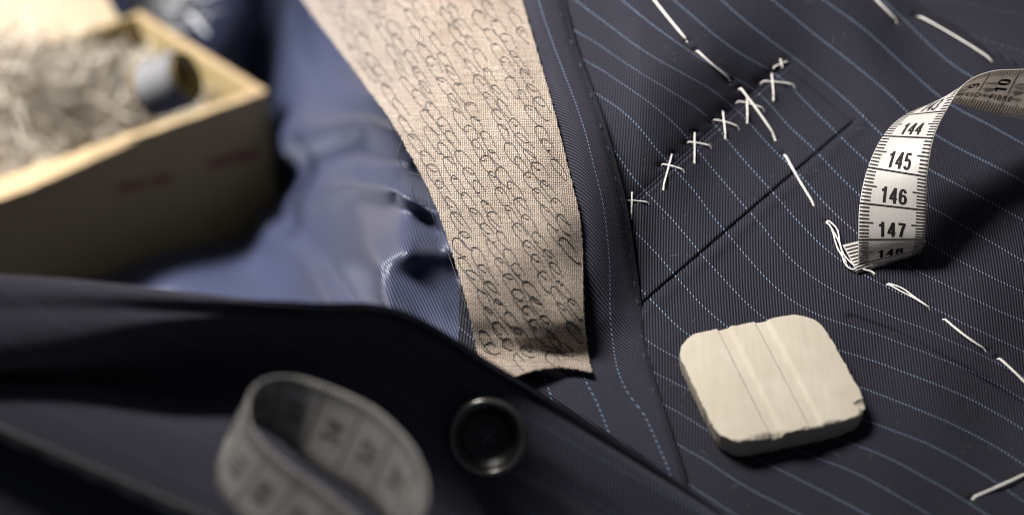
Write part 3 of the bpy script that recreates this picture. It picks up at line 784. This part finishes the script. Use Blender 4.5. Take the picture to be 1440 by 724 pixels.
# which side of the ribbon faces the camera at 146
n146 = rib_n(fT, np.array([146.0]), np.array([.5]))[0]; FS = 1 if n146 @ FWD < 0 else -1
j = Join()
for c in range(1360, 1500):
    s = c / 10; whole = c % 10 == 0; half = c % 5 == 0
    if whole: strip_print(j, fT, s - .025, s + .025, 0.0, 1.0, FS, 20); continue
    l = .22 if half else .155
    strip_print(j, fT, s - .020, s + .020, 0.01, l, FS, 4); strip_print(j, fT, s - .020, s + .020, 1 - l, .99, FS, 4)
j.build('scale_marks', M_ink, t1)
for n in range(137, 150):
    put_text(fT, str(n), .46, .80, lambda x, y, n=n: (n - .32 - y, .50 + x / 2), FS, t1, 'number')
j = Join()
for c in range(1360, 1500):      # reverse side: long marks on the lower edge, short ones on the upper edge
    s = c / 10; whole = c % 10 == 0; half = c % 5 == 0
    strip_print(j, fT, s - .02, s + .02, 0.01, .22 if not half else .26, -FS, 4)
    strip_print(j, fT, s - .012, s + .012, .90 if not half else .86, .99, -FS, 4)
    if whole: strip_print(j, fT, s - .018, s + .018, .48, .99, -FS, 10)
j.build('reverse_scale_marks', M_ink, t1)
for n in range(140, 146):
    put_text(fT, str(150 - n), .40, .30 if n > 140 else .62, lambda x, y, n=n: (n + .32 + y, .64 + x / 2), -FS, t1, 'number')
put_text(fT, 'GEFES® - FIBRE', .25, 2.15, lambda x, y: (140.85 - x, .36 + y / 2), -FS, t1, 'maker_lettering', .03)

# foreground loop of the second tape
T = [(352, 593), (348, 562), (360, 541), (387, 529), (425, 531), (471, 546), (517, 567), (548, 590), (579, 624), (598, 664), (602, 696), (592, 726), (562, 752), (524, 742), (493, 716), (456, 687), (409, 655), (372, 622)]
Bt = [(302, 668), (312, 628), (334, 600), (362, 600), (398, 622), (428, 648), (468, 676), (505, 698), (533, 722), (552, 752), (558, 786), (550, 815), (510, 845), (460, 838), (420, 810), (385, 780), (345, 742), (314, 706)]
zt = 8.35; zb = 6.85
T3 = [P(x, y, zt) for x, y in T]; B3 = [P(x, y, zb) for x, y in Bt]
T3 += T3[:3]; B3 += B3[:3]; T3 = np.array(T3); B3 = np.array(B3)
T3[-2:] += (0.05, .05, .0); 
per = np.concatenate([[0], np.cumsum(np.linalg.norm(np.diff((T3 + B3) / 2, axis=0), axis=1))])
fR = ribbon(B3, T3, per)
t2 = root('tape_measure', P(430, 720, 6.8), 'white tape measure standing on edge as a round loop beside the button', 'tape measure', 'tape measures')
ribbon_mesh('tape_band', fR, 0, per[-1], 200, 12, t2).data.materials[0] = M_tape_dim
# inside faces the ring centre
cen = (T3.mean(0) + B3.mean(0)) / 2
m0 = per[5]; nn = rib_n(fR, np.array([m0]), np.array([.5]))[0]; pin = fR(m0, .5)[0]; IN = 1 if nn @ (cen - pin) > 0 else -1
j = Join()
for c in range(2, int(per[-1] * 10) - 1):
    s = c / 10; whole = c % 10 == 0
    for sd in (IN, -IN):
        if whole: strip_print(j, fR, s - .018, s + .018, 0, 1, sd, 10)
        else:
            strip_print(j, fR, s - .014, s + .014, .01, .16, sd, 3); strip_print(j, fR, s - .014, s + .014, .84, .99, sd, 3)
j.build('scale_marks', M_ink, t2)
for n in range(1, int(per[-1])):
    put_text(fR, str(20 + n), .46, .56, lambda x, y, n=n: (n - .45 + (y), .5 + x / 2), IN, t2, 'number', .05, M_ink_faint)
    put_text(fR, str(80 - n), .46, .56, lambda x, y, n=n: (n - .45 - (y), .5 + x / 2), -IN, t2, 'number', .05, M_ink_faint)
# another length of tape standing on edge in the very corner
Tt = [(-260, 490), (-120, 548), (0, 600), (80, 634), (160, 668), (230, 698), (300, 728), (420, 785)]
T4 = np.array([P(x, y, 8.6) for x, y in Tt]); B4 = T4 + np.array([0.2, .8, -1.8])
per4 = np.concatenate([[0], np.cumsum(np.linalg.norm(np.diff(T4, axis=0), axis=1))])
f4 = ribbon(B4, T4, per4)
t3 = root('tape_measure', B4[3], 'shaded length of tape measure on edge at the lower left corner', 'tape measure', 'tape measures')
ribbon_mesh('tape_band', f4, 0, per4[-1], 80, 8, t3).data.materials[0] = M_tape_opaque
nn = rib_n(f4, np.array([per4[3]]), np.array([.5]))[0]; OUT = 1 if nn @ FWD < 0 else -1
j = Join()
for c in range(2, int(per4[-1] * 10) - 1):
    s = c / 10
    strip_print(j, f4, s - .014, s + .014, .01, .16, OUT, 3); strip_print(j, f4, s - .014, s + .014, .84, .99, OUT, 3)
j.build('scale_marks', M_ink, t3)
for n in range(1, int(per4[-1])):
    put_text(f4, str(50 + n), .46, .56, lambda x, y, n=n: (n - .45 - y, .5 + x / 2), OUT, t3, 'number', .05)

# ================================================================== tailor's chalk
cc = P(1085, 527, .78); bb = np.array([.265, -.964, 0]); aa = np.array([.964, .265, 0])
HA, HB, TH = 2.12, 2.08, .72
n = 190
g = np.linspace(-1, 1, n); GA, GB = np.meshgrid(g, g, indexing='ij')
# square -> rounded square
r = np.maximum(abs(GA), abs(GB)); th = np.arctan2(GB, GA); p_ = 9.0
rad = (abs(np.cos(th)) ** p_ + abs(np.sin(th)) ** p_) ** (-1 / p_)
rad = (rad ** -26 + (1.80 / (abs(np.cos(th)) + abs(np.sin(th)))) ** -26) ** (-1 / 26)
rad *= 1 + .0035 * np.sin(th * 17 + 1) + .003 * np.sin(th * 31) + .002 * np.sin(th * 57)
A_ = r * rad * np.cos(th); B_ = r * rad * np.sin(th)
# move cut corners (front left and front right are clipped)
def chalk_top(a, b):
    z = np.zeros_like(a)
    st = lambda x, c, w: 1 / (1 + np.exp(-(x - c) / w))
    A2 = a * HA
    z += -.075 * st(A2, -.80, .006) + .075 * st(A2, -.45, .016) - .075 * st(A2, .30, .006) + .075 * st(A2, .66, .016)
    z += -.10 * np.clip((-1.25 - A2) / .9, 0, 1) ** 1.4 - .10 * np.clip((A2 - 1.2) / .9, 0, 1) ** 1.4 
    return z
Z_ = chalk_top(A_, B_)
edge = 1 - r
ang = np.arctan2(B_, A_)
nz = np.zeros_like(ang)
for k, a_ in ((3, .5), (7, .4), (13, .35), (23, .3), (41, .25)): nz += a_ * np.sin(k * ang + k * 1.7)
chip = np.clip(.004 + .010 * nz, .001, .1) * np.where(B_ > .6, 1.5, .35)
Z_ -= np.where(edge < chip, (chip - edge) * 2.4, 0)
# bigger chips at front right corner and front edge
d1 = np.hypot(A_ - .99, (B_ - .80)) + .02 * np.sin(B_ * 40); Z_ -= np.where(d1 < .15, .02 + .07 * (1 - (d1 / .15) ** 2), 0)
for ca, wa, da in ((-.42, 4.0, .10), (.08, 2.0, .05), (.42, 3.0, .07), (-.85, 1.5, .09)):
    d3 = np.hypot((A_ - ca) / wa, B_ - 1.02) + .006 * np.sin(A_ * 47 + ca * 9); Z_ -= np.where(d3 < da, .07 * (1 - d3 / da), 0)
d2 = np.hypot((A_ + .40) / 3.2, B_ - 1.03) + .008 * np.sin(A_ * 60) ; Z_ -= np.where(d2 < .085, .08 * (1 - (d2 / .085)), 0)
top = cc + A_[..., None] * HA * aa + B_[..., None] * HB * bb + Z_[..., None] * np.array([0, 0, 1.0])
V = list(top.reshape(-1, 3)); F = gridfaces(n, n)
ring = [i * n for i in range(n)] + [(n - 1) * n + j_ for j_ in range(1, n)] + [i * n + n - 1 for i in range(n - 2, -1, -1)] + [j_ for j_ in range(n - 2, 0, -1)]
prev = ring; fl = top.reshape(-1, 3)
for lv_, (sh, dz) in enumerate(((1.0, .04), (.995, .25), (.985, .50), (.97, .70), (.95, TH))):
    cur = []
    for q, idx in enumerate(ring):
        p0 = fl[idx]; v2 = cc + (p0 - cc) * np.array([sh, sh, 0]); v2[2] = cc[2] - dz + (p0[2] - cc[2]) * (1 - dz / TH)
        wob = .012 * math.sin(q * .7 + lv_ * 2) + .008 * math.sin(q * 2.3 + lv_)
        v2[:2] += (v2[:2] - cc[:2]) * wob * .4
        cur.append(len(V)); V.append(v2)
    for q in range(len(ring)):
        F.append((prev[q], cur[q], cur[(q + 1) % len(ring)], prev[(q + 1) % len(ring)]))
    prev = cur
F.append(tuple(prev[::-1]))
chalk = mk('tailors_chalk', V, F, M_chalk)
tag(chalk, 'cream square tailor\'s chalk with grooved top and chipped corners', 'chalk')
md = chalk.modifiers.new('edges', 'EDGE_SPLIT'); md.split_angle = math.radians(28)

# ================================================================== cardboard box
box = root('cardboard_box', P(200, 340, -33.8), 'open cardboard box filled with shredded paper', 'box')
zr, zb_ = -24.6, -33.8
FRc, BRc, FLc = P(375, 130, zr), P(195, 18, zr), P(-90, 292, zr)
BLc = FLc + (BRc - FRc)
def wall(name, a, b, z0, z1, t, mat, parent, inward, jag=0.0, n=60):
    a, b = np.array(a), np.array(b); d = (b - a) / np.linalg.norm(b - a)
    V = []
    for i in range(n):
        q = a + (b - a) * i / (n - 1); zt_ = z1 + jag * (math.sin(i * 1.3) * .5 + math.sin(i * 3.1) * .3 + random.uniform(-.4, .4))
        for w, z in ((0, z0), (0, zt_ - .04), (t * .2, zt_), (t * .8, zt_ + .01), (t, zt_ - .04), (t, z0)):
            V.append((q[0] + inward[0] * w, q[1] + inward[1] * w, z))
    F = gridfaces(n, 6, True); F += [tuple(range(6)), tuple((n - 1) * 6 + k for k in range(5, -1, -1))]
    return mk(name, V, F, mat, parent, smooth=False)
cen_b = (FRc + BLc) / 2
def inw(a, b):
    d = (b - a)[:2]; nrm_ = np.array([-d[1], d[0]]); nrm_ /= np.linalg.norm(nrm_)
    if nrm_ @ (cen_b - (a + b) / 2)[:2] < 0: nrm_ = -nrm_
    return nrm_
inF, inR = inw(FRc, FLc), inw(FRc, BRc)
wf = wall('front_wall', FRc, FLc, zb_, zr, .35, M_card, box, inF, .05)
wr = wall('side_wall', FRc + .0 * inF.repeat(1)[0], BRc, zb_, zr + .02, .35, M_card, box, inR, .05)
wall('back_wall', BRc, BLc, zb_, zr, .3, M_card, box, inw(BRc, BLc), .0)
wall('end_wall', BLc, FLc, zb_, zr, .3, M_card, box, inw(BLc, FLc), .0)
mk('box_floor', [(*FRc[:2], zb_), (*FLc[:2], zb_), (*BLc[:2], zb_), (*BRc[:2], zb_), (*FRc[:2], zb_ - .25), (*FLc[:2], zb_ - .25), (*BLc[:2], zb_ - .25), (*BRc[:2], zb_ - .25)],
   [(0, 1, 2, 3), (7, 6, 5, 4), (0, 4, 5, 1), (1, 5, 6, 2), (2, 6, 7, 3), (3, 7, 4, 0)], M_card, box, smooth=False)
# raw light edge on the rims
def rim(a, b, inward, t, z, w0=0.0, name='cut_edge'):
    j = Join(); n_ = 50; V = []
    for i in range(n_):
        q = a + (b - a) * i / (n_ - 1); ww = t * (1 + .12 * math.sin(i * 2.1) + random.uniform(-.1, .1))
        for w, dz in ((-.03, -.10), (-.03, .03), (ww, .04), (ww, -.10)):
            V.append((q[0] + inward[0] * (w + w0), q[1] + inward[1] * (w + w0), z + dz + .02 * math.sin(i)))
    F = gridfaces(n_, 4, True) + [(0, 1, 2, 3), tuple((n_ - 1) * 4 + k for k in (3, 2, 1, 0))]
    return mk(name, V, F, M_cardcut, box, smooth=False)
rim(FRc, FLc, inF, .38, zr + .03); rim(FRc, BRc, inR, .38, zr + .05)
# torn outer layer along the left of the front wall
TA = P(198, 205, zr - .1); TA = FRc + (FLc - FRc) * (((TA - FRc) @ (FLc - FRc)) / ((FLc - FRc) @ (FLc - FRc)))
V = []; n_ = 60
for i in range(n_):
    q = TA + (FLc - TA) * i / (n_ - 1); out = .12 + .75 * min(1, i / 34) + random.uniform(-.04, .04)
    for w, dz in ((.0, .05), (-out, -.05 - .03 * i / n_), (-out, -.22), (0, -.3)):
        V.append((q[0] + inF[0] * w, q[1] + inF[1] * w, zr + dz))
mk('torn_flap', V, gridfaces(n_, 4, True) + [(0, 1, 2, 3), tuple((n_ - 1) * 4 + k for k in (3, 2, 1, 0))], M_cardcut, box, smooth=False)
# raised lid behind
inB = inw(BRc, BLc)
q0, q1 = BRc + (BLc - BRc) * .06, BLc
V = []
for (q, zz, wo) in ((q0, zr - .5, 0), (q1, zr - .5, 0), (q1, zr + 9, -9.5), (q0 + (q1 - q0) * .08, zr + 9, -9.5)):
    for t_ in (0, -.3): V.append((q[0] + inB[0] * (wo + t_), q[1] + inB[1] * (wo + t_), zz))
mk('lid', V, [(0, 2, 4, 6), (7, 5, 3, 1), (0, 1, 3, 2), (2, 3, 5, 4), (4, 5, 7, 6), (6, 7, 1, 0)], M_lid, box, smooth=False)
# faded red print on the front wall
for (x0, y0, x1, y1, hpx) in ((165, 268, 243, 250, 11), (290, 232, 362, 214, 13)):
    a, b = D(x0, y0, 80), D(x1, y1, 80)
    def onwall(px, py):
        rr = FWD + RGT * (px - 720) / FOC + UPV * (362 - py) / FOC; nn_ = np.array([inF[0], inF[1], 0])
        return CAM + rr * (((FRc - nn_ * .02 - CAM) @ nn_) / (rr @ nn_))
    V = []; m_ = 9
    for i in range(m_):
        x, y = x0 + (x1 - x0) * i / (m_ - 1), y0 + (y1 - y0) * i / (m_ - 1)
        V += [onwall(x, y - hpx / 2 + random.uniform(-2, 2)), onwall(x, y + hpx / 2 + random.uniform(-2, 2))]
    mk('faded_red_print', V, gridfaces(m_, 2), M_red, box, smooth=False)

# shredded paper filling
j = Join()
ex, ey = FLc - FRc, BRc - FRc
def strip(p, d, L, w, curl):
    n_ = 8; V = []; d = d / np.linalg.norm(d); s_ = np.cross(d, [random.uniform(-1, 1), random.uniform(-1, 1), random.uniform(-1, 1)]); s_ /= np.linalg.norm(s_); n3 = np.cross(d, s_)
    for i in range(n_):
        t = i / (n_ - 1); c = p + d * L * t + n3 * curl * math.sin(t * 3.0) + s_ * curl * .6 * math.sin(t * 5)
        V += [c - s_ * w / 2, c + s_ * w / 2, c + n3 * .015]
    return np.array(V), gridfaces(n_, 3, True)
for k in range(2600):
    u_, v_ = random.uniform(.05, .97), random.uniform(.06, .95)
    hill = 4.6 * math.exp(-((u_ - .55) / .24) ** 2 - ((v_ - .75) / .4) ** 2)
    if u_ < .22: hill -= 1.3 * (1 - u_ / .22)
    p = FRc + ex * u_ + ey * v_; p[2] = zr - 1.7 + hill * .9 + random.uniform(-1.5, .5)
    d = np.array([random.uniform(-1, 1), random.uniform(-1, 1), random.uniform(-.5, .8)])
    if random.random() < .06 and .3 < u_: d[2] = 2.0
    L = random.uniform(2.5, 6.5); p = p - d / np.linalg.norm(d) * L * .5
    V, F = strip(p, d, L, random.uniform(.05, .11), random.uniform(.1, .5))
    for nn_ in (inF, inR):
        n3_ = np.array([nn_[0], nn_[1], 0]); dd = (V - FRc) @ n3_; V = V + np.clip(.6 - dd, 0, None)[:, None] * n3_
    j.add(V, F)
sh = j.build('shredded_paper', M_shred, smooth=False)
tag(sh, 'tangle of grey white paper shreds filling the cardboard box', 'shredded paper', None, 'stuff')
# tuft of shreds lying outside, behind the box
j = Join()
for k in range(220):
    p = P(random.gauss(232, 22), random.gauss(8, 18), -27 + random.uniform(-1.2, 1.0)); d = np.array([random.uniform(-1, 1), random.uniform(-1, 1), random.uniform(-.3, .5)])
    L = random.uniform(1.2, 3.0); j.add(*strip(p - d * L * .3, d, L, random.uniform(.08, .18), random.uniform(.1, .5)))
tf = j.build('white_paper_tuft', simple('white_paper', (.72, .71, .70), .7), smooth=False)
tag(tf, 'loose tuft of white paper shreds behind the far corner of the box', 'paper tuft', None, 'stuff')

# ------------------------------------------------------------------ spool of grey thread in the box
sc = D(236, 118, 98)
axs = RGT * .86 + UPV * .28 - FWD * .40; axs /= np.linalg.norm(axs)
e1 = np.cross(axs, UPV); e1 /= np.linalg.norm(e1); e2 = np.cross(axs, e1)
def lathe(prof, m=48, cls=True):
    V = []
    for h_, r_ in prof:
        for k in range(m):
            t_ = 2 * math.pi * k / m; V.append(sc + 1.29 * axs * h_ + 1.29 * r_ * (math.cos(t_) * e1 + math.sin(t_) * e2))
    return V, gridfaces(len(prof), m, True)
spool = root('thread_spool', sc, 'spool of grey thread with golden tube lying on the shredded paper', 'spool')
pr = [(-.82, .55)] + [(-.82 + 1.64 * i / 60, 1.08 + .02 * math.sin(i * 2.1) - .12 * (abs(i / 30 - 1)) ** 6) for i in range(61)] + [(.82, .60)]
mk('wound_thread', *lathe(pr), M_gthread, spool)
mk('spool_tube', *lathe([(-.92, .62), (-.94, .95), (-.90, 1.06), (-.86, 1.06), (-.84, .62), (.84, .62), (.86, .90), (.90, .95), (.93, .94), (.94, .88), (.92, .84), (.80, .82), (-.85, .78), (-.92, .62)]), M_gold, spool)
